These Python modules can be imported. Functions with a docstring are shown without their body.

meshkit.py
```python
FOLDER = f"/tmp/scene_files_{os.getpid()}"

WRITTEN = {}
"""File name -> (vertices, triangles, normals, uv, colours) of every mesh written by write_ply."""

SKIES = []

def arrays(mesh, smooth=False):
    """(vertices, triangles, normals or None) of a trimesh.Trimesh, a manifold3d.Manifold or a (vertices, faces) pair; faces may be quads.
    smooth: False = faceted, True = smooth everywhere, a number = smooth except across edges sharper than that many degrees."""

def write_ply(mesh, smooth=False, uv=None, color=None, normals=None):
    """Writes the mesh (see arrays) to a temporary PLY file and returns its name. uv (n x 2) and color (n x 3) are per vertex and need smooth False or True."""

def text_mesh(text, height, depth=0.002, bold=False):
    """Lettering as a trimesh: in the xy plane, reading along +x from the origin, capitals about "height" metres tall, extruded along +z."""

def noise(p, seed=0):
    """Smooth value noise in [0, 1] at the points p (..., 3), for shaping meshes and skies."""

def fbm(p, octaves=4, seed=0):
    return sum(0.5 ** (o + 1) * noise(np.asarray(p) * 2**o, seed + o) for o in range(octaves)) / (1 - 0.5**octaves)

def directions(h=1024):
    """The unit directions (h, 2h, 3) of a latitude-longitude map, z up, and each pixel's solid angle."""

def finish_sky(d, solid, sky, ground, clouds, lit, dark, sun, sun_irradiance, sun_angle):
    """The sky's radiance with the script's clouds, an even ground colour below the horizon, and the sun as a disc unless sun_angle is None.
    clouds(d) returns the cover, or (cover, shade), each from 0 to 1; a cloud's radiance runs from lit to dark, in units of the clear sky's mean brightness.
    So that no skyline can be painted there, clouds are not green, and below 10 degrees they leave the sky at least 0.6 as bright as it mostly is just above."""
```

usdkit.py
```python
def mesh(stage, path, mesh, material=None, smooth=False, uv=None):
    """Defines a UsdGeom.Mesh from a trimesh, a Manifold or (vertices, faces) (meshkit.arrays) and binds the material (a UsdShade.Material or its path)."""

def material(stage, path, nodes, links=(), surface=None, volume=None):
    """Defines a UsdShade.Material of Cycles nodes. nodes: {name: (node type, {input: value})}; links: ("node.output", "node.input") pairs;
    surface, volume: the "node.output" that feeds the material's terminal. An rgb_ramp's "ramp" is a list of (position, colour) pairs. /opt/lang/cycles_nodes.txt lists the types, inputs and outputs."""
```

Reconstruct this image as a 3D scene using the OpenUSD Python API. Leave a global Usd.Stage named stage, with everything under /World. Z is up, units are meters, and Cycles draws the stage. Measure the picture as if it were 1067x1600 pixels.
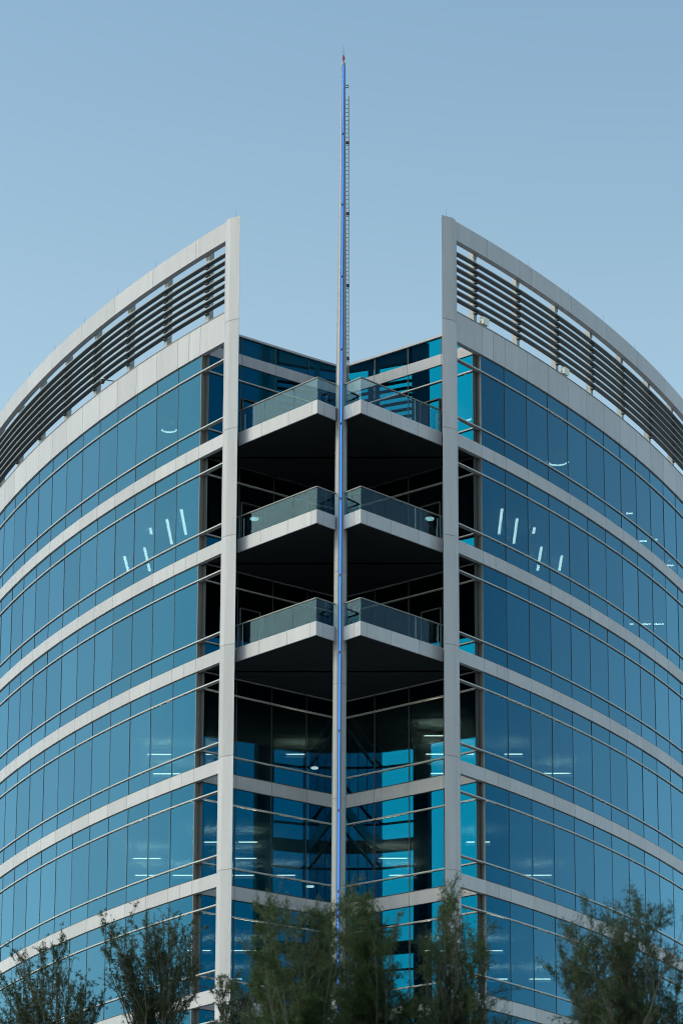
import math, random
import numpy as np, trimesh
import usdkit, meshkit
from shapely.geometry import Polygon
from pxr import Usd, UsdGeom, UsdLux, UsdShade, Gf, Sdf

random.seed(7)
rng = np.random.default_rng(7)
stage = Usd.Stage.CreateInMemory()
UsdGeom.SetStageUpAxis(stage, UsdGeom.Tokens.z)
UsdGeom.SetStageMetersPerUnit(stage, 1.0)
world = UsdGeom.Xform.Define(stage, '/World')
stage.SetDefaultPrim(world.GetPrim())
UsdGeom.Scope.Define(stage, '/World/Looks')

# ------------------------------------------------------------------ camera, sky, sun, exposure
EYE = 1.7
PX, PITCH, ROLL, YAW, SHIFT = 3993.86, 0.2186, 0.0032, -0.0130, 748.57   # SHIFT: lens shift in picture pixels
CAM = np.array([1.2492, -86.978, EYE])
_cp, _sp = math.cos(PITCH), math.sin(PITCH)
FW = np.array([math.sin(YAW) * _cp, math.cos(YAW) * _cp, _sp])
_r = np.array([math.cos(YAW), -math.sin(YAW), 0]); _u = np.cross(_r, FW)
RT = math.cos(ROLL) * _r + math.sin(ROLL) * _u
UP = -math.sin(ROLL) * _r + math.cos(ROLL) * _u
EXPOSURE = 0.84
camera = UsdGeom.Camera.Define(stage, '/World/camera')
camera.CreateHorizontalApertureAttr(24.0); camera.CreateVerticalApertureAttr(36.0)
camera.CreateFocalLengthAttr(24.0 * PX / 1067); camera.CreateVerticalApertureOffsetAttr(24.0 * SHIFT / 1067)
camera.CreateFStopAttr(2.4); camera.CreateFocusDistanceAttr(95.0)
camera.CreateClippingRangeAttr(Gf.Vec2f(0.1, 5000)); camera.CreateExposureAttr(EXPOSURE)
M = np.eye(4); M[0, :3] = RT; M[1, :3] = UP; M[2, :3] = -FW; M[3, :3] = CAM
camera.AddTransformOp().Set(Gf.Matrix4d(*M.ravel().tolist()))

SUN_EL, SUN_AZ = math.radians(34.0), math.radians(-103.0)      # azimuth = atan2(x, y): sun on the left
SKY_STRENGTH, SUN_INT, SUN_ANGLE = 0.15, 0.12, 12.0
sd = np.array([math.sin(SUN_AZ) * math.cos(SUN_EL), math.cos(SUN_AZ) * math.cos(SUN_EL), math.sin(SUN_EL)])
dome = UsdLux.DomeLight.Define(stage, '/World/sky')
dome.GetPrim().SetCustomDataByKey('kind', 'structure')
dome_mat = usdkit.material(stage, '/World/Looks/sky_look', {
    's': ('sky_texture', {'sky_type': 'single_scattering', 'sun_disc': False, 'sun_elevation': SUN_EL, 'sun_rotation': SUN_AZ % (2 * math.pi),
                          'altitude': 300.0, 'air_density': 1.0, 'aerosol_density': 2.0, 'ozone_density': 1.5}),
    'h': ('hsv', {'hue': 0.5, 'saturation': 0.80, 'value': 1.0}), 'm': ('mix_color', {'blend_type': 'multiply', 'fac': 1.0, }),
    't': ('texture_coordinate', {}), 'z': ('separate_xyz', {}), 'r': ('rgb_ramp', {'ramp': [(0.0, (1.18, 1.24, 1.05)), (0.25, (1.04, 1.15, 1.0)), (0.45, (0.89, 1.01, 0.88)), (0.56, (0.74, 0.92, 0.865)), (0.75, (0.64, 0.85, 0.83)), (1.0, (0.60, 0.82, 0.81))]}),   # haze: paler towards the horizon all round
    
    'b': ('background_shader', {'strength': SKY_STRENGTH})}, [('s.color', 'h.color'), ('t.generated', 'z.vector'), ('z.z', 'r.fac'), ('r.color', 'm.b'), ('h.color', 'm.a'), ('m.result', 'b.color')], surface='b.background')
UsdShade.MaterialBindingAPI.Apply(dome.GetPrim()).Bind(dome_mat)
sun = UsdLux.DistantLight.Define(stage, '/World/sun')
sun.CreateNormalizeAttr(True); sun.CreateIntensityAttr(SUN_INT); sun.CreateAngleAttr(SUN_ANGLE)
sun.CreateColorAttr(Gf.Vec3f(1.0, 0.88, 0.80))
_x = np.cross([0, 0, 1.0], sd); _x /= np.linalg.norm(_x); _y = np.cross(sd, _x)
S = np.eye(4); S[0, :3] = _x; S[1, :3] = _y; S[2, :3] = sd
sun.AddTransformOp().Set(Gf.Matrix4d(*S.ravel().tolist()))

# ------------------------------------------------------------------ materials
def look(name, nodes, links, surface): return usdkit.material(stage, '/World/Looks/' + name, nodes, links, surface=surface)
def plain(name, col, rough=0.5, metal=0.0, var=0.06, scale=3.0, spec=0.5):
    lo = tuple(c * (1 - var) for c in col); hi = tuple(min(1, c * (1 + var)) for c in col)
    return look(name, {'g': ('geometry', {}), 'n': ('noise_texture', {'scale': scale, 'detail': 4.0}), 'r': ('rgb_ramp', {'ramp': [(0.3, lo), (0.7, hi)]}),
                       'p': ('principled_bsdf', {'roughness': rough, 'metallic': metal, 'specular_ior_level': spec})},
                [('g.position', 'n.vector'), ('n.fac', 'r.fac'), ('r.color', 'p.base_color')], 'p.BSDF')
def panel_look(name, col, rough=0.42, metal=0.0, amount=0.075):
    """painted aluminium sheet: each piece a slightly different tone, faint vertical streaks of dirt"""
    return look(name, {'o': ('object_info', {}), 'g': ('geometry', {}), 'm': ('mapping', {'scale': (2.2, 2.2, 0.18)}),
                       'n': ('noise_texture', {'scale': 2.0, 'detail': 5.0, 'roughness': 0.6}), 'a': ('map_range', {'from_min': 0.3, 'from_max': 0.75, 'to_min': 1 - amount, 'to_max': 1 + amount}),
                       'b': ('map_range', {'from_min': 0.0, 'from_max': 1.0, 'to_min': 1 - amount, 'to_max': 1 + amount}),
                       'k': ('math', {'math_type': 'multiply'}), 'c': ('combine_color', {'r': 1.0}), 'x': ('mix_color', {'blend_type': 'multiply', 'fac': 1.0, 'a': col}),
                       'p': ('principled_bsdf', {'roughness': rough, 'metallic': metal, 'specular_ior_level': 0.3})},
                [('g.position', 'm.vector'), ('m.vector', 'n.vector'), ('n.fac', 'a.value'), ('o.random', 'b.value'), ('a.result', 'k.value1'), ('b.result', 'k.value2'),
                 ('k.value', 'c.r'), ('k.value', 'c.g'), ('k.value', 'c.b'), ('c.color', 'x.b'), ('x.result', 'p.base_color')], 'p.BSDF')
ALU = panel_look('pale_panel', (0.385, 0.368, 0.388))
RAIL = plain('rail_metal', (0.324, 0.317, 0.317), 0.38)
SHADED_LOUVRE = plain('shaded_louvre_metal', (0.05, 0.06, 0.07), 0.45)  # near-black: the shade under the blades is put into the colour
POST = plain('post_metal', (0.284, 0.29, 0.297), 0.5)
JAMB = plain('jamb_metal', (0.15, 0.138, 0.13), 0.5)
DARK = plain('black_gasket', (0.02, 0.024, 0.028), 0.6)
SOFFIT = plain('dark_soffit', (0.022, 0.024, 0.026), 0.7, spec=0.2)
CONC = plain('concrete', (0.30, 0.29, 0.28), 0.85)
CEIL = plain('office_ceiling', (0.62, 0.62, 0.60), 0.9)
POLE = plain('mast_paint', (0.20, 0.20, 0.20), 0.35)
LADDER = plain('ladder_steel', (0.10, 0.14, 0.15), 0.5)
CHANNEL = plain('blue_channel', (0.03, 0.12, 0.42), 0.4)
RED = plain('beacon_red', (0.17, 0.03, 0.025), 0.35)
BLACK = plain('black_plastic', (0.02, 0.02, 0.022), 0.5)
WHITE = plain('white_housing', (0.6, 0.59, 0.56), 0.5)
GROUND = plain('paving', (0.19, 0.188, 0.18), 0.9, var=0.15, scale=0.8)
ROOF = plain('roof_membrane', (0.33, 0.33, 0.32), 0.9)
BARK = plain('bark', (0.035, 0.034, 0.025), 0.9, var=0.3, scale=12)
def glass_look(name, near, far, mixture, through, wave=0.0018):
    return look(name, {'lw': ('layer_weight', {'blend': 0.5}), 'o': ('object_info', {}), 'r': ('rgb_ramp', {'ramp': [(0.0, near), (0.38, near), (0.74, far), (1.0, (0.97, 0.98, 1.0))]}),
                       'v': ('map_range', {'from_min': 0.0, 'from_max': 1.0, 'to_min': 0.92, 'to_max': 1.06}), 'h': ('hsv', {'hue': 0.5, 'saturation': 1.0}),
                       'g': ('geometry', {}), 'mp': ('mapping', {'scale': (1.0, 1.0, 0.6)}), 'n': ('noise_texture', {'scale': 0.7, 'detail': 1.0}), 'bp': ('bump', {'strength': 1.0, 'distance': wave}),
                       'gl': ('glossy_bsdf', {'roughness': 0.0}), 't': ('transparent_bsdf', {'color': through}), 'mx': ('mix_closure', {'fac': mixture})},
                [('lw.facing', 'r.fac'), ('o.random', 'v.value'), ('v.result', 'h.value'), ('r.color', 'h.color'), ('h.color', 'gl.color'), ('g.position', 'mp.vector'), ('mp.vector', 'n.vector'),
                 ('n.fac', 'bp.height'), ('bp.normal', 'gl.normal'), ('t.BSDF', 'mx.closure1'), ('gl.BSDF', 'mx.closure2')], 'mx.closure')
GLASS = glass_look('blue_mirror_glass', (0.0005, 0.057, 0.109), (0.170, 0.342, 0.435), 0.86, (0.46, 0.62, 0.66))
RAILGLASS = look('railing_glass', {'lw': ('layer_weight', {'blend': 0.5}), 'pw': ('math', {'math_type': 'power', 'value2': 4.0}), 'f': ('math', {'math_type': 'multiply_add', 'value2': 0.8, 'value3': 0.017}), 'g': ('glossy_bsdf', {'roughness': 0.0, 'color': (0.60, 0.85, 1.0)}), 't': ('transparent_bsdf', {'color': (0.72, 0.84, 0.88)}), 'm': ('mix_closure', {})},
                 [('lw.facing', 'pw.value1'), ('pw.value', 'f.value1'), ('f.value', 'm.fac'), ('t.BSDF', 'm.closure1'), ('g.BSDF', 'm.closure2')], 'm.closure')
def emit(name, col, strength): return look(name, {'e': ('emission', {'color': col, 'strength': strength})}, [], 'e.emission')
LAMP = emit('lamp_white', (1.0, 0.88, 0.74), 50.0)
LAMP_SOFT = emit('lamp_pendant', (1.0, 0.90, 0.72), 3.6)
UPLIGHT = emit('lamp_uplight', (1.0, 0.88, 0.66), 70.0)
NEON = emit('neon_blue', (0.12, 0.40, 1.0), 0.8)
LEAF = [look('leaf_%d' % i, {'g': ('geometry', {}), 'r': ('rgb_ramp', {'ramp': [(0.0, tuple(c * 0.55 for c in col)), (1.0, tuple(c * 1.5 for c in col))]}),
                             'd': ('principled_bsdf', {'roughness': 0.6, 'specular_ior_level': 0.25}), 't': ('translucent_bsdf', {}), 'm': ('mix_closure', {'fac': 0.25})},
             [('g.random_per_island', 'r.fac'), ('r.color', 'd.base_color'), ('r.color', 't.color'), ('d.BSDF', 'm.closure1'), ('t.BSDF', 'm.closure2')], 'm.closure')
        for i, col in enumerate([(0.040, 0.066, 0.022), (0.050, 0.088, 0.020)])]

# ------------------------------------------------------------------ scene helpers
used = {}
def path_for(parent, name):
    base = f'{parent}/{name}'; k = used.get(base, 0); used[base] = k + 1
    return base if k == 0 else f'{base}_{k:03d}'
def tag(prim, label=None, category=None, group=None, kind=None):
    for k, v in (('label', label), ('category', category), ('group', group), ('kind', kind)):
        if v: prim.SetCustomDataByKey(k, v)
    return prim
def thing(name, label, category, group=None, loc=None, rotz=0.0):
    x = UsdGeom.Xform.Define(stage, path_for('/World', name))
    if loc is not None:
        x.AddTranslateOp().Set(Gf.Vec3d(*map(float, loc)))
        if rotz: x.AddRotateZOp().Set(math.degrees(rotz))
    tag(x.GetPrim(), label, category, group)
    return str(x.GetPath())
def obj(name, mesh, mat, parent='/World', smooth=False, **kw):
    m = usdkit.mesh(stage, path_for(parent, name), mesh, mat, smooth=smooth)
    tag(m.GetPrim(), **kw)
    return str(m.GetPath())
def cat(parts): return trimesh.util.concatenate([trimesh.Trimesh(p[0], p[1], process=False) if isinstance(p, tuple) else p for p in parts])
HEXF = np.array([[0, 3, 2], [0, 2, 1], [4, 5, 6], [4, 6, 7], [0, 1, 5], [0, 5, 4], [1, 2, 6], [1, 6, 5], [2, 3, 7], [2, 7, 6], [3, 0, 4], [3, 4, 7]])
def hexa(b, t):
    m = trimesh.Trimesh(np.array(list(b) + list(t), float), HEXF.copy(), process=False)
    if m.volume < 0: m.faces = m.faces[:, ::-1]
    return m
def box(x0, x1, y0, y1, z0, z1): return hexa([(x0, y0, z0), (x1, y0, z0), (x1, y1, z0), (x0, y1, z0)], [(x0, y0, z1), (x1, y0, z1), (x1, y1, z1), (x0, y1, z1)])
def prism(poly, z0, z1):
    m = trimesh.creation.extrude_polygon(Polygon(poly), z1 - z0, engine='earcut'); m.apply_translation([0, 0, z0]); return m
def bar(a, b, w, h=None, up=(0, 0, 1)):
    a, b = np.asarray(a, float), np.asarray(b, float); d = b - a; d /= np.linalg.norm(d); h = h or w
    u = np.asarray(up, float); 
    if abs(d @ u) > 0.95: u = np.array([1.0, 0, 0])
    s = np.cross(d, u); s /= np.linalg.norm(s); u = np.cross(s, d)
    q = [(-w / 2) * s - h / 2 * u, (w / 2) * s - h / 2 * u, (w / 2) * s + h / 2 * u, (-w / 2) * s + h / 2 * u]
    return hexa([a + k for k in q], [b + k for k in q])
def tube(pts, radii, n=6):
    pts = np.asarray(pts, float); V, F = [], []
    for i, p in enumerate(pts):
        d = pts[min(i + 1, len(pts) - 1)] - pts[max(i - 1, 0)]; d /= np.linalg.norm(d) + 1e-12
        a = np.cross(d, [0.3, 0.9, 0.1]); a /= np.linalg.norm(a) + 1e-12; b = np.cross(d, a)
        for k in range(n):
            w = 2 * math.pi * k / n; V.append(p + radii[i] * (math.cos(w) * a + math.sin(w) * b))
    for i in range(len(pts) - 1):
        for k in range(n):
            k2 = (k + 1) % n; A, B, C, D = i * n + k, i * n + k2, (i + 1) * n + k2, (i + 1) * n + k
            F += [(A, B, C), (A, C, D)]
    c0, c1 = len(V), len(V) + 1; V += [pts[0], pts[-1]]
    for k in range(n):
        F += [(c0, (k + 1) % n, k), (c1, (len(pts) - 1) * n + k, (len(pts) - 1) * n + (k + 1) % n)]
    m = trimesh.Trimesh(np.array(V), np.array(F), process=False)
    if m.volume < 0: m.faces = m.faces[:, ::-1]
    return m

# ------------------------------------------------------------------ plan of the building: two convex arcs meeting in a cut-back prow
CX, CY, RAD, HALF = -41.4453, 42.7055, 62.1855, 3.7596
A0 = math.atan2(-CY, HALF - CX)
def P(s, t, off=0.0):
    a = A0 + t / RAD; r = RAD + off
    return np.array([s * (CX + r * math.cos(a)), CY + r * math.sin(a)])
def P3(s, t, off, z): return np.array([*P(s, t, off), z])
TE, BAY, NB = 2.22, 1.43, 16
H = 4.2
B = [EYE + 40.51 - H * k for k in range(10)]          # B[0] is the uppermost white band, the next ones go down
TOP_GLASS, PARAPET, RAIL_LO, RAIL_HI = EYE + 44.19, EYE + 45.37, EYE + 48.31, EYE + 49.08
BAND = 0.50
def arcbox(s, t0, t1, o0, o1, z0, z1, tilt=0.0):
    c = [P(s, t0, o0 + tilt), P(s, t1, o0 - tilt), P(s, t1, o1 - tilt), P(s, t0, o1 + tilt)]
    return hexa([(*q, z0) for q in c], [(*q, z1) for q in c])
def arcsweep(s, ts, o0, o1, z0, z1):
    V, F = [], []
    for t in ts:
        for o, z in ((o0, z0), (o1, z0), (o1, z1), (o0, z1)): V.append(P3(s, t, o, z))
    n = len(ts)
    for i in range(n - 1):
        for k in range(4):
            a, b = i * 4 + k, i * 4 + (k + 1) % 4; F += [(a, b, b + 4), (a, b + 4, a + 4)]
    F += [(0, 2, 1), (0, 3, 2), (n * 4 - 4, n * 4 - 3, n * 4 - 2), (n * 4 - 4, n * 4 - 2, n * 4 - 1)]
    m = trimesh.Trimesh(np.array(V), np.array(F), process=False)
    if m.volume < 0: m.faces = m.faces[:, ::-1]
    return m
TS = [TE + BAY * i for i in range(NB + 1)]
TEND = TS[-1]
FINE = [0.77] + list(np.linspace(TE, TEND, NB * 2 + 1))

# ground first: one sheet to the horizon
obj('ground', box(-1500, 1500, -1200, 1800, -0.5, 0.0), GROUND, kind='structure')

building = thing('office_building', 'curved blue mirror-glass office block with a cut-back corner, three balconies and louvred crown', 'building', loc=(0, 0, 0))

def quad_pane(c0, c1, th, z0, z1):
    """upright sheet between plan points c0 and c1, th thick towards the left of c0->c1"""
    d = (c1 - c0) / np.linalg.norm(c1 - c0); n = np.array([-d[1], d[0]]) * th
    q = [c0, c1, c1 + n, c0 + n]
    return hexa([(*k, z0) for k in q], [(*k, z1) for k in q])

ROWS = []                                             # (name, z0, z1) rows of glass of every storey
for k in range(7):
    top = TOP_GLASS if k == 0 else B[k - 1] - BAND
    U = EYE + 43.51 if k == 0 else B[k - 1] - 1.15
    L = B[k] + 0.67
    ROWS.append((('transom_pane', U + 0.035, top - 0.03), ('window_pane', L + 0.035, U - 0.035), ('sill_pane', B[k] + 0.05, L - 0.035), U, L))

for s in (-1, 1):
    side = 'left' if s < 0 else 'right'
    facade = obj('curved_facade', arcsweep(s, FINE, -0.15, 0.028, TOP_GLASS + 0.01, PARAPET - 0.015), DARK, building, label=f'curved curtain wall on the {side}')
    for tp, wp, sp, U, L in ROWS:
        for z in (U, L):
            obj('rail', arcsweep(s, FINE, -0.14, 0.036, z - 0.024, z + 0.024), RAIL, facade)
    # black silicone joints and shadow gaps
    jo = []
    for t in TS[1:]:
        jo.append(arcbox(s, t - 0.011, t + 0.011, -0.06, -0.001, B[6] + 0.02, TOP_GLASS - 0.01))
    for k in range(7): jo.append(arcsweep(s, [TE] + TS[1:], -0.05, -0.008, B[k] - 0.005, B[k] + 0.052))
    for k in range(6): jo.append(arcsweep(s, [TE] + TS[1:], -0.05, -0.012, B[k] - BAND - 0.034, B[k] - BAND + 0.01))
    jo.append(arcsweep(s, [TE] + TS[1:], -0.05, -0.012, TOP_GLASS - 0.034, TOP_GLASS + 0.01))
    obj('joint_seal', cat(jo), DARK, facade)
    for k, (tp, wp, sp, U, L) in enumerate(ROWS):
        for nm, z0, z1 in (tp, wp, sp):
            for i in range(NB):
                tilt = rng.normal(0, 0.0025)
                obj(nm, arcbox(s, TS[i] + 0.010, TS[i + 1] - 0.010, -0.034, -0.012, z0, z1, tilt), GLASS, facade)
    # white bands of panels
    for k in range(7):
        z0, z1 = B[k] - BAND, B[k]
        cuts = [0.78, TE - 0.008, TE + BAY / 2] + TS[1:]
        for a, b in zip(cuts[:-1], cuts[1:]):
            obj('spandrel_panel', arcbox(s, a + 0.007, b - 0.007, -0.12, 0.045, z0, z1), ALU, facade)
        obj('band_core', arcsweep(s, FINE, -0.11, 0.030, z0 + 0.01, z1 - 0.01), DARK, facade)
    cuts = [0.78, TE + 0.02, TE + BAY / 2] + TS[1:]
    for a, b in zip(cuts[:-1], cuts[1:]):
        obj('parapet_panel', arcbox(s, a + 0.008, b - 0.008, -0.16, 0.045, TOP_GLASS, PARAPET), ALU, facade)
    obj('parapet_cap', arcsweep(s, FINE, -0.20, 0.060, PARAPET + 0.001, PARAPET + 0.035), JAMB, facade)
    obj('end_jamb', cat([arcbox(s, TE - 0.024, TE + 0.004, -0.29, -0.004, 0.0 if k == 7 else (B[k] + 0.001), (TOP_GLASS if k == 0 else (B[k - 1] - BAND)) - 0.002) for k in range(8)]), JAMB, facade)
    # lower storeys hidden by the trees: same rhythm, one mesh each
    obj('lower_glazing', cat([arcbox(s, TS[i] + 0.010, TS[i + 1] - 0.010, -0.034, -0.012, 0.05 if k == 9 else B[k + 1] + 0.05, B[k] - BAND - 0.02) for k in range(6, 9) for i in range(NB)]), GLASS, facade)
    obj('lower_band', cat([arcsweep(s, FINE, -0.12, 0.045, B[k] - BAND, B[k]) for k in range(7, 10)]), ALU, facade)
    obj('plinth', arcsweep(s, [TE] + TS[1:], -0.12, 0.03, 0.0, B[9] - BAND), CONC, facade)

    # corner fin: a tall rounded blade of stacked sheets
    sec = [(3.76, 0.0), (4.13, 0.185)]
    for w in np.linspace(0.12, 1, 8): sec.append(tuple((1 - w) ** 2 * np.array([4.13, 0.185]) + 2 * w * (1 - w) * np.array([4.285, 0.265]) + w * w * np.array([4.335, 0.565])))
    sec += [(4.19, 0.60), (4.13, 0.37), (4.05, 0.32), (3.76, 0.165)]
    def fin_mesh(z0, z1, shrink=0.0):
        g = Polygon(sec).buffer(-shrink) if shrink else Polygon(sec)
        return prism([(s * x, y) for x, y in list(g.exterior.coords)[:-1]], z0, z1)
    fin_core = obj('corner_fin', fin_mesh(0.0, RAIL_HI - 0.1, 0.014), JAMB, building, label=f'tall pale blade framing the notch on the {side}')
    zs = [0.0] + sorted([b + 0.02 for b in B if b > 3]) + [EYE + 44.86, RAIL_HI - 0.02]
    for a, b in zip(zs[:-1], zs[1:]): obj('fin_panel', fin_mesh(a + 0.008, b - 0.008), ALU, fin_core)

    # crown: louvres, posts, box rail above the parapet
    crown = obj('crown_screen', arcsweep(s, FINE, -0.17, 0.025, RAIL_LO + 0.012, RAIL_HI - 0.012), DARK, building, label=f'louvred screen on the roof edge on the {side}')
    cuts = [0.78] + [2.62 + 2.84 * i for i in range(8)] + [TEND]
    for a, b in zip(cuts[:-1], cuts[1:]):
        m = 0.5 * (a + b)
        obj('rail_panel', arcsweep(s, [a + 0.008, (a + m) / 2, m, (b + m) / 2, b - 0.008], -0.18, 0.045, RAIL_LO, RAIL_HI), ALU, crown)
    for j in range(7):
        z = EYE + 47.86 - 0.3133 * j
        lv = obj('louvre', arcsweep(s, FINE, -0.17, 0.03, z - 0.045, z), SHADED_LOUVRE, crown)
        obj('louvre_lip', arcsweep(s, FINE, 0.031, 0.036, z - 0.020, z + 0.006), POST, crown)  # pale strip added to paint the light-catching rim of the dark blade
    pt = [2.15 + 2.70 * i for i in range(9)]
    for t in pt:
        post = obj('screen_post', cat([arcbox(s, t - 0.09, t + 0.09, -0.42, -0.20, PARAPET - 0.4, RAIL_LO + 0.25)]), POST, crown)
        for j in range(7):
            z = EYE + 47.86 - 0.3133 * j
            obj('louvre_clip', arcbox(s, t - 0.12, t + 0.05, -0.215, -0.09, z - 0.12, z - 0.047), SHADED_LOUVRE, post)
        g = [P3(s, t, -0.42, PARAPET + 0.55), P3(s, t, -0.42, PARAPET + 0.32), P3(s, t, -0.95, PARAPET - 0.25), P3(s, t, -1.12, PARAPET - 0.25)]
        tv = P3(s, t + 0.05, 0, 0) - P3(s, t, 0, 0)
        obj('brace', hexa([q - tv for q in g], [q + tv for q in g]), POST, post)
        obj('head_bracket', arcbox(s, t - 0.11, t + 0.11, -0.21, -0.185, RAIL_LO - 0.12, RAIL_LO + 0.2), POST, post)
    for t in [0.35] + [2.62 + 2.84 * i for i in range(1, 8, 1)]:
        q = P3(s, t, -0.08, RAIL_HI - 0.03); obj('lightning_rod', tube([q, q + [0, 0, 0.42]], [0.007, 0.004], 5), LADDER, crown)

# ------------------------------------------------------------------ inner walls of the notch
INNER = [np.array(q) for q in ((4.95, 1.58), (3.80, 2.42), (2.54, 3.305), (1.27, 4.19), (0.0, 5.04))]
ZTOP = EYE + 45.34
for s in (-1, 1):
    side = 'left' if s < 0 else 'right'
    pts = [np.array([s * q[0], q[1]]) for q in INNER]
    def seg(i, o0, o1, z0, z1, e0=0.0, e1=0.0):
        a, b = pts[i], pts[i + 1]; d = (b - a) / np.linalg.norm(b - a); n = np.array([-d[1], d[0]])
        if n[1] > 0: n = -n                           # towards the notch
        a, b = a + d * e0, b - d * e1
        q = [a + n * o0, b + n * o0, b + n * o1, a + n * o1]
        return hexa([(*k, z0) for k in q], [(*k, z1) for k in q])
    fr = []
    levels = [EYE + 43.51, B[0] + 0.67]
    for tp, wp, sp, U, L in ROWS[1:]: levels += [U, L]
    wall = obj('notch_wall', cat([seg(i, -0.30, 0.06, ZTOP - 0.028, ZTOP + 0.05) for i in range(4)]), ALU, building, label=f'recessed inner glass wall of the notch on the {side}')
    for z in levels: obj('rail', cat([seg(i, -0.10, 0.05, z - 0.024, z + 0.024) for i in range(4)]), RAIL, wall)
    jo = []
    for i in range(4):
        for e in ((0.0, None),):
            d = np.linalg.norm(pts[i + 1] - pts[i])
            jo.append(seg(i, -0.05, -0.002, B[6], ZTOP - 0.02, 0.0, d - 0.022)); jo.append(seg(i, -0.05, -0.002, B[6], ZTOP - 0.02, d - 0.022, 0.0))
        for k in range(7): jo.append(seg(i, -0.04, -0.006, B[k] - 0.005, B[k] + 0.052))
    obj('joint_seal', cat(jo), DARK, wall)
    for k, (tp, wp, sp, U, L) in enumerate(ROWS):
        rows = [tp, wp, sp]
        if k == 0: rows = [('transom_pane', U + 0.035, EYE + 44.15), wp, sp, ('guard_pane', EYE + 44.62, ZTOP - 0.03)]
        for nm, z0, z1 in rows:
            for i in range(4):
                obj(nm, seg(i, -0.034 + rng.normal(0, 0.001), -0.012, z0, z1, 0.012, 0.012), GLASS, wall)
    for k in range(7):
        z0, z1 = (EYE + 44.17, EYE + 44.60) if k == 0 else (B[k - 0] - BAND, B[k])
        for i in range(4):
            obj('spandrel_panel', seg(i, -0.08, 0.035, z0, z1, 0.008, 0.008), ALU, wall)
        if k: obj('band_core', cat([seg(i, -0.07, 0.018, z0 + 0.01, z1 - 0.01) for i in range(4)]), DARK, wall)
    obj('lower_glazing', cat([seg(i, -0.034, -0.012, 0.05 if k == 9 else B[k + 1] + 0.02, B[k] - BAND - 0.02, 0.012, 0.012) for k in range(6, 10) for i in range(4)]), GLASS, wall)
    obj('lower_band', cat([seg(i, -0.08, 0.035, B[k] - BAND, B[k]) for k in range(7, 10) for i in range(4)]), ALU, wall)
    obj('corner_post', prism([(s * x, y) for x, y in ((5.04, 1.60), (5.04, 1.86), (4.88, 1.86), (4.88, 1.68), (4.955, 1.60))], B[6], TOP_GLASS), DARK, wall)
    # doors onto the balconies
    for k in range(3):
        z = B[k]; q0 = pts[1] + (pts[2] - pts[1]) * 0.06; q1 = pts[1] + (pts[2] - pts[1]) * 0.62
        n = np.array([-s * 0.57, -0.82]) * 0.03
        a, b = np.array([*(q0 + n), z]), np.array([*(q1 + n), z]); up = np.array([0, 0, 2.3])
        dr = obj('door_frame', cat([bar(a, a + up, 0.05), bar(b, b + up, 0.05), bar(a + up, b + up, 0.05)]), BLACK, wall)
        h = a + (b - a) * 0.08 + np.array([n[0], n[1], 0]) * 2.4
        obj('door_handle', tube([h + [0, 0, 0.75], h + [0, 0, 1.65]], [0.02, 0.02], 6), RAIL, dr)

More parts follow.
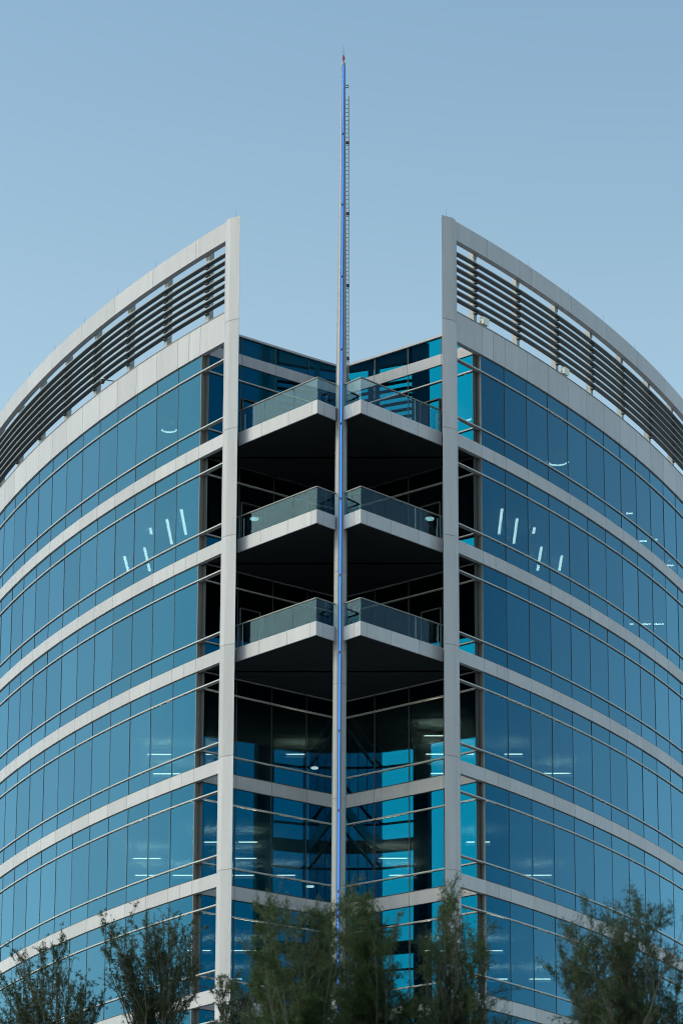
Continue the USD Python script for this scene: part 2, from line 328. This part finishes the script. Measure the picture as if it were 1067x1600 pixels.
# ------------------------------------------------------------------ floors, ceilings, roof, back wall
def footprint(off_out, inset):
    pts = []
    for s in (1, -1):
        side = [P(s, t, -off_out) for t in [TE] + TS[1:]]
        pts.append(side)
    inner = [np.array([q[0], q[1] + inset]) for q in INNER]
    ring = [tuple(q) for q in pts[0]] + [tuple(q) for q in pts[1][::-1]] + [(-q[0], q[1]) for q in inner] + [tuple(q) for q in inner[::-1][1:]]
    return ring
FP = Polygon(footprint(0.30, 0.12)).buffer(0)
def slab(z0, z1):
    m = trimesh.creation.extrude_polygon(FP, z1 - z0, engine='earcut'); m.apply_translation([0, 0, z0]); return m
for k in range(10): obj('floor_slab', slab(B[k] - 0.42, B[k] - 0.04), CONC, building)
for k in range(-1, 7):
    z = (EYE + 43.56) if k < 0 else B[k] - 1.08
    obj('ceiling', slab(z, z + 0.04), CEIL, building)
obj('roof_deck', slab(EYE + 44.2, EYE + 44.45), ROOF, building)
yb = P(1, TEND)[1]; xb = P(1, TEND)[0]
obj('rear_wall', box(-xb + 0.3, xb - 0.3, yb - 0.32, yb - 0.02, 0.0, PARAPET - 0.1), CONC, building)
obj('core_wall', box(-3.2, 3.2, 15.2, 19.0, 0.0, EYE + 43.5), CONC, building)

# ------------------------------------------------------------------ balconies (open decks at the three upper bands)
FINP, PEAK, POLEP = np.array([3.75, 0.46]), np.array([0.78, -2.30]), np.array([0.13, -1.68])
for k in range(3):
    z0, z1 = B[k] - 0.52, B[k] + 0.0
    outer = lambda s: [tuple(P(s, t, -0.16)) for t in (TE - 0.12, 1.5, 0.82)]
    ring = []
    for s in (1, -1):
        half = outer(s) + [(s * (FINP[0] - 0.02), FINP[1] + 0.04), (s * PEAK[0], PEAK[1] + 0.07), (s * (POLEP[0] - 0.02), POLEP[1] + 0.06)]
        ring.append(half)
    inner = [(q[0], q[1] - 0.06) for q in INNER]
    poly = ring[0] + ring[1][::-1] + [(-x, y) for x, y in inner] + inner[::-1][1:]
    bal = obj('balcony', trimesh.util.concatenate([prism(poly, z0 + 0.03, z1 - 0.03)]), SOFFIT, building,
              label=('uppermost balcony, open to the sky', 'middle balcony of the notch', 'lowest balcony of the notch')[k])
    for s in (-1, 1):
        f, p, o = (np.array([s * q[0], q[1]]) for q in (FINP, PEAK, POLEP))
        def sheet(a, b, z0, z1, th): 
            d = (b - a) / np.linalg.norm(b - a); n = np.array([-d[1], d[0]])
            if n[1] < 0: n = -n
            q = [a, b, b + n * th, a + n * th]
            return hexa([(*w, z0) for w in q], [(*w, z1) for w in q])
        def split(a, b, cuts, gap, fn):
            L = np.linalg.norm(b - a); d = (b - a) / L
            c = [0] + list(cuts) + [1]
            for u, v in zip(c[:-1], c[1:]): fn(a + d * (u * L + gap), a + d * (v * L - gap))
        split(p, f, (0.07, 0.36, 0.70), 0.007, lambda a, b: obj('fascia_panel', sheet(a, b, z0, z1, 0.05), ALU, bal))
        split(p, o, (0.36,), 0.006, lambda a, b: obj('fascia_panel', sheet(a, b, z0, z1, 0.05), ALU, bal))
        zr0, zr1 = z1 + 0.004, z1 + 0.86
        ins = np.array([-s * 0.0, 0.05])
        split(p + ins, f + ins, (0.29, 0.66, 0.92), 0.008, lambda a, b: obj('railing_pane', sheet(a, b, zr0, zr1, 0.018), RAILGLASS, bal))
        split(p + ins, o + ins, (0.5,), 0.008, lambda a, b: obj('railing_pane', sheet(a, b, zr0, zr1, 0.018), RAILGLASS, bal))
        h = lambda q, z=zr1: np.array([q[0], q[1] + 0.059, z + 0.02])
        obj('handrail', cat([bar(h(p), h(f), 0.05, 0.04), bar(h(p), h(o), 0.05, 0.04)]), JAMB, bal)
        for u in (0.66, 0.97):
            q = p + (f - p) * u + np.array([0, 0.09]); obj('railing_post', bar((*q, z1), (*q, zr1), 0.045), LADDER, bal)

# ------------------------------------------------------------------ mast with neon strip, ladder and beacon
def mx(z): return 0.043 + (z - EYE - 31.7) * 0.0025
def mr(z):
    return float(np.interp(z, [0, EYE + 20, EYE + 31.7, EYE + 42.4, EYE + 54.4], [0.26, 0.25, 0.245, 0.195, 0.080]))
MY = -1.5
mast = thing('light_mast', 'tall tapered grey mast with a glowing blue neon strip standing in the notch', 'mast', loc=(0, 0, 0))
zt = EYE + 54.42
zz = np.linspace(0, zt, 40)
prof = tube([(mx(z), MY, z) for z in zz], [mr(z) for z in zz], 28)
pole = obj('pole', prof, POLE, mast, smooth=40)
z = zt - 0.12; segs = []
while z > 6:
    segs.append((max(z - 2.86, 5.9), z)); z -= 2.9
for a, b in segs:
    ch = hexa([(mx(a) - 0.05, MY - mr(a) - 0.035, a), (mx(a) + 0.05, MY - mr(a) - 0.035, a), (mx(a) + 0.05, MY - mr(a) + 0.08, a), (mx(a) - 0.05, MY - mr(a) + 0.08, a)],
              [(mx(b) - 0.05, MY - mr(b) - 0.035, b), (mx(b) + 0.05, MY - mr(b) - 0.035, b), (mx(b) + 0.05, MY - mr(b) + 0.08, b), (mx(b) - 0.05, MY - mr(b) + 0.08, b)])
    c = obj('strip_channel', ch, CHANNEL, mast)
    obj('neon_tube', tube([(mx(a), MY - mr(a) - 0.055, a + 0.04), (mx(b), MY - mr(b) - 0.055, b - 0.04)], [0.015, 0.015], 8), NEON, c, smooth=40)
for z in np.arange(EYE + 34.2, EYE + 8, -4.2):
    obj('pole_joint', tube([(mx(z), MY, z - 0.012), (mx(z), MY, z + 0.012)], [mr(z) + 0.006] * 2, 28), JAMB, mast)
lad0, lad1 = EYE + 41.6, EYE + 53.25
def lx(z): return mx(z) + mr(z) * 0.45 + 0.16
lad = obj('ladder', cat([tube([(lx(lad0) + e, MY + 0.34, lad0), (lx(lad1) + e, MY + 0.30, lad1)], [0.02, 0.02], 6) for e in (-0.17, 0.0)]), LADDER, mast)
for z in np.arange(lad0 + 0.1, lad1 + 0.01, 0.17):
    y = MY + 0.34 - 0.04 * (z - lad0) / (lad1 - lad0)
    obj('rung', tube([(lx(z) - 0.17, y, z), (lx(z), y, z)], [0.013, 0.013], 5), LADDER, lad)
for z in np.arange(lad0 + 1.0, lad1, 2.9):
    obj('ladder_clamp', cat([box(lx(z) - 0.20, lx(z) + 0.03, MY + 0.30, MY + 0.36, z, z + 0.1), bar((mx(z), MY, z + 0.05), (mx(z) + 0.02, MY + 0.33, z + 0.05), 0.06)]), BLACK, lad)
zb = zt - 1.0
obj('step_bracket', cat([bar((mx(zb) + 0.05, MY, zb), (mx(zb) + 0.20, MY, zb), 0.025), bar((mx(zb) + 0.05, MY, zb + 0.1), (mx(zb) + 0.20, MY, zb + 0.1), 0.025), bar((mx(zb) + 0.19, MY, zb), (mx(zb) + 0.19, MY, zb + 0.1), 0.025)]), LADDER, mast)
q = np.array([mx(zt), MY, zt])
bea = obj('beacon_stem', tube([q - [0, 0, 0.05], q + [0, 0, 0.04], q + [0, 0, 0.16]], [0.05, 0.03, 0.018], 10), JAMB, mast)
bl = trimesh.creation.revolve(np.array([(0, 0), (0.03, 0.0), (0.055, 0.05), (0.055, 0.12), (0.035, 0.16), (0, 0.17)]), sections=14); bl.apply_translation(q + [0, 0, 0.13])
obj('beacon_lens', bl, RED, bea, smooth=40)
obj('beacon_cap', tube([q + [0, 0, 0.25], q + [0, 0, 0.33]], [0.045, 0.03], 10), BLACK, bea)
obj('spike', tube([q + [0, 0, 0.3], q + [0, 0, 0.72]], [0.014, 0.006], 5), LADDER, bea)

# ------------------------------------------------------------------ lights behind the glass
def line_light(a, b, z, w, lamp, label, group, name='ceiling_light', drop=0.0, top=None):
    a, b = np.array([*a, z]), np.array([*b, z]); c = 0.5 * (a + b); d = b - a; L = np.linalg.norm(d[:2])
    t = thing(name, label, 'ceiling light' if name == 'ceiling_light' else 'pendant lamp', group, loc=c, rotz=math.atan2(d[1], d[0]))
    obj('diffuser', box(-L / 2, L / 2, -w / 2, w / 2, -0.03, 0.0), lamp, t)
    if top is None: obj('housing', box(-L / 2 - 0.01, L / 2 + 0.01, -w / 2 - 0.01, w / 2 + 0.01, 0.002, 0.07), WHITE, t)
    else:
        obj('housing', box(-L / 2 - 0.01, L / 2 + 0.01, -w / 2 - 0.008, w / 2 + 0.008, 0.002, 0.05), BLACK, t)
        obj('uplight', box(-L / 2 + 0.05, L / 2 - 0.05, -0.13, 0.13, 0.052, 0.07), UPLIGHT, t)
        for e in (-L / 2 + 0.1, L / 2 - 0.1): obj('wire', tube([(e, 0, 0.07), (e, 0, top - z)], [0.006, 0.006], 4), BLACK, t)
for s in (-1, 1):
    side = 'left' if s < 0 else 'right'
    zc = EYE + 39.31
    for nn, (x, y0, y1) in enumerate(((6.15, 4.7, 7.15), (6.78, 5.65, 8.1), (7.5, 6.5, 7.1), (7.9, 8.5, 10.95), (8.78, 9.4, 10.95))):
        line_light((s * x, y0), (s * x, y1), zc, 0.10, LAMP, f'slim white ceiling light behind the {side} curved glass, ' + ('nearest to the blade', 'second from the blade', 'third and shortest from the blade', 'fourth from the blade', 'farthest from the blade')[nn], f'lengthwise ceiling lights, {side}')
for n, x0, x1, y in (('topmost', 11.96, 12.24, 14.88), ('second', 12.83, 13.15, 17.92), ('third', 13.40, 13.61, 17.75), ('lowest', 14.34, 14.67, 20.72)):
    line_light((x0, y), (x1, y), EYE + 43.46, 0.09, LAMP, f'short white ceiling light high up behind the right curved glass, {n} of four dashes', 'short ceiling lights, right, top storey')
for n, x0, x1 in (('left', 12.25, 12.41), ('middle', 12.77, 13.16), ('right', 13.32, 13.72)):
    line_light((x0, 17.24), (x1, 17.24), EYE + 39.36, 0.09, LAMP, f'short white ceiling light behind the right curved glass, {n} one of the row of three', 'short ceiling lights, right, second storey')
def disc_light(x, y, z, r, label):
    t = thing('round_light', label, 'ceiling light', loc=(x, y, z))
    d = trimesh.creation.cylinder(r, 0.03, sections=24); obj('diffuser', d, LAMP, t)
    d = trimesh.creation.cylinder(r + 0.02, 0.06, sections=24); d.apply_translation([0, 0, 0.046]); obj('housing', d, WHITE, t)
disc_light(-3.40, 5.72, EYE + 39.34, 0.17, 'round white ceiling light behind the left half of the middle balcony')
disc_light(3.40, 5.75, EYE + 39.34, 0.17, 'round white ceiling light behind the right half of the middle balcony')
disc_light(-1.13, 11.05, EYE + 30.92, 0.15, 'round white ceiling light in the notch, left of the mast, below the dark loggias')
disc_light(-1.35, 13.75, EYE + 26.72, 0.16, 'round white ceiling light in the notch, left of the mast, just above the trees')
def ring_light(x, y, z, r, label):
    t = thing('ring_pendant', label, 'pendant lamp', loc=(x, y, z))
    a = np.linspace(math.radians(15), math.radians(165), 22)
    p = [(r * math.cos(w), r * math.sin(w), 0.0) for w in a]
    obj('glowing_ring', tube(p, [0.028] * len(p), 6), LAMP, t)
    obj('ring_frame', tube([(q[0], q[1], 0.05) for q in p], [0.02] * len(p), 5), WHITE, t)
    for i in (2, 11, 19): obj('wire', tube([(p[i][0], p[i][1], 0.05), (0, 0, EYE + 43.56 - z)], [0.005] * 2, 4), WHITE, t)
ring_light(-6.8, 6.05, EYE + 43.26, 0.30, 'curved white pendant lamp behind the left curved glass of the top storey')
ring_light(4.7, 4.95, EYE + 43.26, 0.42, 'curved white pendant lamp seen past the right blade in the top storey')
ring_light(8.66, 9.1, EYE + 43.26, 0.45, 'curved white pendant lamp behind the right curved glass of the top storey')
pr = random.Random(5)
for k, (zl, top) in enumerate(((EYE + 30.46, EYE + 31.03), (EYE + 26.26, EYE + 26.83), (EYE + 22.06, EYE + 22.63))):
    for s in (-1, 1):
        side = 'left' if s < 0 else 'right'; nm = ('fourth', 'fifth', 'sixth')[k]
        for j, y in enumerate((5.8, 8.1, 10.6, 13.0)):
            xf = abs(P(1, 0)[0])
            tt = TE
            while P(1, tt)[1] < y and tt < TEND: tt += 0.2
            xm = P(1, tt)[0] - 1.5
            if k == 2 and j % 2 or j == 3: continue
            x = 1.0 + 0.4 * j if y > 7 else 3.1
            n = 0
            while x + 0.9 < xm - 0.5:
                L = pr.uniform(0.8, 1.25)
                if pr.random() < 0.72 and n < 5:
                    line_light((s * x, y), (s * (x + L), y), zl, 0.07, LAMP_SOFT, f'pendant lamp, {side} wing, {nm} storey from top, ' + ('front', 'second', 'third', 'rear')[j] + ' row, ' + ('next to the notch', 'second from the notch', 'third from the notch', 'fourth from the notch', 'farthest from the notch')[n],
                               f'pendant lamps, {side}, {nm} storey', name='pendant_lamp', top=top)
                    n += 1
                x += L + pr.uniform(0.35, 1.1)

# ------------------------------------------------------------------ small things on the roof edge
def floodlight(s, t, label):
    q = P3(s, t, -0.12, PARAPET + 0.05); a = math.atan2(q[1] - CY, q[0] - s * CX)
    o = thing('floodlight', label, 'floodlight', loc=q, rotz=a)
    obj('case', hexa([(0.02, -0.17, 0.10), (0.20, -0.17, 0.06), (0.20, 0.17, 0.06), (0.02, 0.17, 0.10)], [(0.06, -0.17, 0.36), (0.24, -0.17, 0.32), (0.24, 0.17, 0.32), (0.06, 0.17, 0.36)]), WHITE, o)
    obj('bracket', cat([bar((0.0, -0.19, 0), (0.1, -0.19, 0.2), 0.03), bar((0.0, 0.19, 0), (0.1, 0.19, 0.2), 0.03), bar((0, -0.2, 0.01), (0, 0.2, 0.01), 0.03)]), POST, o)
floodlight(1, 2.45, 'small pale floodlight on the right parapet, the one close to the blade')
floodlight(1, 7.8, 'small pale floodlight on the right parapet, further along beside the third post')
q = P3(-1, 9.3, -0.05, PARAPET + 0.04)
c = thing('security_camera', 'dark security camera on an arm above the left parapet', 'camera', loc=q)
obj('arm', cat([tube([(0.55, -0.2, 0), (0.5, -0.3, 0.32), (0, -0.2, 0.45)], [0.025] * 3, 6), tube([(0.55, -0.2, 0), (0.62, -0.25, 0.28)], [0.025] * 2, 6)]), BLACK, c)
dm = trimesh.creation.icosphere(2, 0.10); dm.apply_translation([0, -0.2, 0.36]); obj('dome', dm, BLACK, c, smooth=True)
obj('hood', tube([(0, -0.2, 0.42), (0, -0.2, 0.50)], [0.12, 0.07], 12), WHITE, c)

# ------------------------------------------------------------------ trees in front: sparse, feathery desert trees
def at_pixel(x, y, dist):
    d = FW * PX + RT * (x - 533.5) + UP * (800 + SHIFT - y)
    return CAM + d * (dist / d[1])
def tree(label, px, halfw, dist, fork_y, lobes, leaves, seed, leaf=0, blade=0.05, spray=0.55, fx=None, per=4, clump=False):
    """lobes: (x, y, spread) tips of the limbs in the picture's pixels; fork_y: where the limbs part"""
    r = np.random.default_rng(seed)
    m = dist / PX * 1.02
    fork_w = at_pixel(fx if fx is not None else px, fork_y, dist)
    base = np.array([fork_w[0], fork_w[1], 0.0])
    t = thing('desert_tree', label, 'tree', loc=base)
    fork = np.array([0, 0, fork_w[2]])
    wood = [tube([(0.1, 0, -0.2), (0.0, 0.05, fork[2] * 0.55), fork], [0.15, 0.11, 0.07], 9)]
    sprays = []
    def limb(a, tip, r0, depth, droop=0.0):
        n = 12 if depth == 0 else 7
        v = tip - a; L = np.linalg.norm(v)
        c1 = a + v * 0.35 + r.normal(0, 0.06 * L, 3); c2 = a + v * 0.72 + r.normal(0, 0.07 * L, 3)
        u = np.linspace(0, 1, n)[:, None]
        p = (1 - u) ** 3 * a + 3 * (1 - u) ** 2 * u * c1 + 3 * (1 - u) * u ** 2 * c2 + u ** 3 * tip
        p[1:-1] += r.normal(0, 0.010 * L ** 0.5, p[1:-1].shape)
        p[:, 2] -= droop * (u[:, 0] ** 2) * L
        wood.append(tube(p, np.linspace(r0, max(0.0022, r0 * 0.12), n), 4 if depth else 5))
        return p
    for (lx_, ly_, sp) in lobes:
        for i in range(per):
            w = at_pixel(lx_ + r.normal(0, sp * 1.0), ly_ + abs(r.normal(0, sp * 1.2)) + 4 * i, dist)
            tip = np.array([w[0] - base[0], r.normal(0, halfw * m * 0.5), w[2]])
            st = fork + np.array([r.normal(0, 0.06), r.normal(0, 0.06), r.uniform(-0.3, 0.15)])
            p = limb(st, tip, 0.020, 0)
            full = r.choice([0.35, 0.7, 1.0, 1.3])
            sprays.append((p[8:], full * 0.6))
            Ls = np.linalg.norm(tip - st)
            for j in range(int(5 + 7 * Ls / 3.0)):
                u = r.uniform(0.18, 1.0) ** 0.8 * 10.99; k0 = int(u); q = p[k0] + (p[k0 + 1] - p[k0]) * (u - k0)
                d = p[k0 + 1] - p[k0]; d /= np.linalg.norm(d)
                side = r.normal(0, 1, 3); side -= d * (side @ d); side /= np.linalg.norm(side)
                e = d * r.uniform(0.7, 1.2) + side * (r.uniform(0.15, 0.65) if clump else r.uniform(0.25, 1.0)) + np.array([0, 0, 0.35 if clump else 0.15]); e /= np.linalg.norm(e)
                L = spray * r.uniform(0.4, 1.5) * (1.3 - 0.07 * u)
                tw = limb(q, q + e * L, 0.006, 1, r.uniform(-0.1, 0.25))
                sprays.append((tw, full))
                for h in range(4):
                    uu = r.uniform(0.1, 0.95) * 5.99; h0 = int(uu); q2 = tw[h0] + (tw[h0 + 1] - tw[h0]) * (uu - h0)
                    e2 = e + r.normal(0, 0.5, 3); e2 /= np.linalg.norm(e2)
                    sprays.append((limb(q2, q2 + e2 * L * r.uniform(0.25, 0.6), 0.0035, 1, r.uniform(-0.05, 0.3)), full))
    tot = sum(np.linalg.norm(s_[-1] - s_[0]) for s_, _ in sprays); P_, D_ = [], []
    for s_, w in sprays:
        L = np.linalg.norm(s_[-1] - s_[0]); n = int(leaves * (0.85 if clump else 0.72) * L / tot * w * r.uniform(0.4, 1.6))
        if n < 1: continue
        k1 = len(s_) - 1
        cl = r.uniform(0.05, 1.0, max(1, n // 7)); u = np.clip(cl[r.integers(0, len(cl), n)] + r.normal(0, 0.03, n), 0.02, 0.99) * (k1 - 0.01) if clump else r.uniform(0.03, 1.0, n) * (k1 - 0.01); k0 = u.astype(int); f_ = (u - k0)[:, None]
        q = s_[k0] * (1 - f_) + s_[k0 + 1] * f_
        d = (s_[-1] - s_[0]) / (L + 1e-9)
        dd = d * 0.7 + r.normal(0, 0.62, (n, 3)); dd /= np.linalg.norm(dd, axis=1)[:, None]
        P_.append(q + r.normal(0, 0.012 if clump else 0.022, (n, 3))); D_.append(dd)
    pos, dr = np.concatenate(P_), np.concatenate(D_); n = len(pos)
    sd_ = np.cross(dr, r.normal(0, 1, (n, 3))); sd_ /= np.linalg.norm(sd_, axis=1)[:, None] + 1e-9
    L = blade * r.uniform(0.45, 1.35, (n, 1)); W = L * r.uniform(0.10, 0.17, (n, 1)) if clump else L * r.uniform(0.07, 0.13, (n, 1))
    v = np.stack([pos, pos + dr * L * 0.5 + sd_ * W, pos + dr * L, pos + dr * L * 0.5 - sd_ * W], 1).reshape(-1, 3)
    k = np.arange(n)[:, None] * 4
    f = np.concatenate([k + [0, 1, 2], k + [0, 2, 3]], 0)
    obj('trunk', cat(wood), BARK, t)
    obj('crown', (v, f), LEAF[leaf], t)
tree('feathery tree at the bottom left corner, outermost left of the row', 75, 85, 50, 1690,
     [(40, 1482, 10), (60, 1490, 8), (98, 1486, 8), (108, 1505, 10), (133, 1530, 9), (143, 1555, 8), (22, 1510, 12), (5, 1550, 16), (25, 1570, 16), (75, 1530, 14), (120, 1560, 12), (-20, 1580, 18)], 62000, 11, fx=95, blade=0.05, clump=True)
tree('vase-shaped feathery tree before the left curved facade, beside the blade', 235, 72, 50, 1680,
     [(176, 1446, 6), (190, 1462, 8), (212, 1436, 7), (236, 1440, 8), (252, 1434, 7), (272, 1448, 7), (292, 1446, 7), (294, 1486, 8), (205, 1490, 10), (252, 1480, 12), (280, 1510, 12), (186, 1516, 10), (228, 1510, 12)], 72000, 12, fx=245, blade=0.05, clump=True)
tree('low wispy tree at the foot of the left blade', 368, 40, 45, 1700, [(350, 1534, 8), (366, 1526, 7), (384, 1540, 8), (344, 1570, 9), (396, 1566, 9), (372, 1575, 10)], 19000, 13, spray=0.45, blade=0.05, clump=True)
tree('blurred bushy tree left of the mast', 470, 95, 31, 1760,
     [(425, 1428, 10), (450, 1416, 10), (478, 1412, 11), (508, 1420, 10), (436, 1460, 18), (500, 1462, 18), (468, 1490, 20), (415, 1510, 14), (520, 1510, 18), (450, 1550, 24), (490, 1570, 24), (405, 1570, 16)], 105000, 14, leaf=1, spray=0.42)
tree('dense blurred tree right of the mast', 570, 75, 32, 1760,
     [(545, 1392, 9), (566, 1400, 10), (588, 1416, 11), (608, 1446, 12), (550, 1438, 16), (578, 1466, 20), (555, 1500, 20), (598, 1506, 18), (570, 1550, 24), (545, 1566, 22), (610, 1570, 20)], 105000, 15, leaf=1, spray=0.40)
tree('blurred wispy tree before the foot of the right blade', 705, 85, 32, 1730,
     [(706, 1392, 6), (692, 1412, 8), (726, 1424, 9), (750, 1440, 9), (700, 1450, 12), (672, 1484, 14), (735, 1494, 14), (655, 1532, 14), (762, 1540, 14), (700, 1556, 20), (640, 1572, 16), (792, 1580, 14), (740, 1580, 18)], 66000, 16, leaf=1, spray=0.42)
tree('broad blurred tree at the bottom right corner', 985, 140, 31, 1780,
     [(912, 1424, 7), (956, 1434, 9), (985, 1424, 8), (1015, 1444, 9), (890, 1456, 10), (932, 1464, 12), (975, 1470, 14), (1045, 1470, 10), (905, 1505, 14), (1005, 1508, 18), (950, 1526, 22), (1060, 1516, 18), (1030, 1556, 24), (985, 1576, 28), (925, 1576, 24), (888, 1594, 16), (1080, 1566, 24)], 125000, 17, leaf=0, spray=0.44)
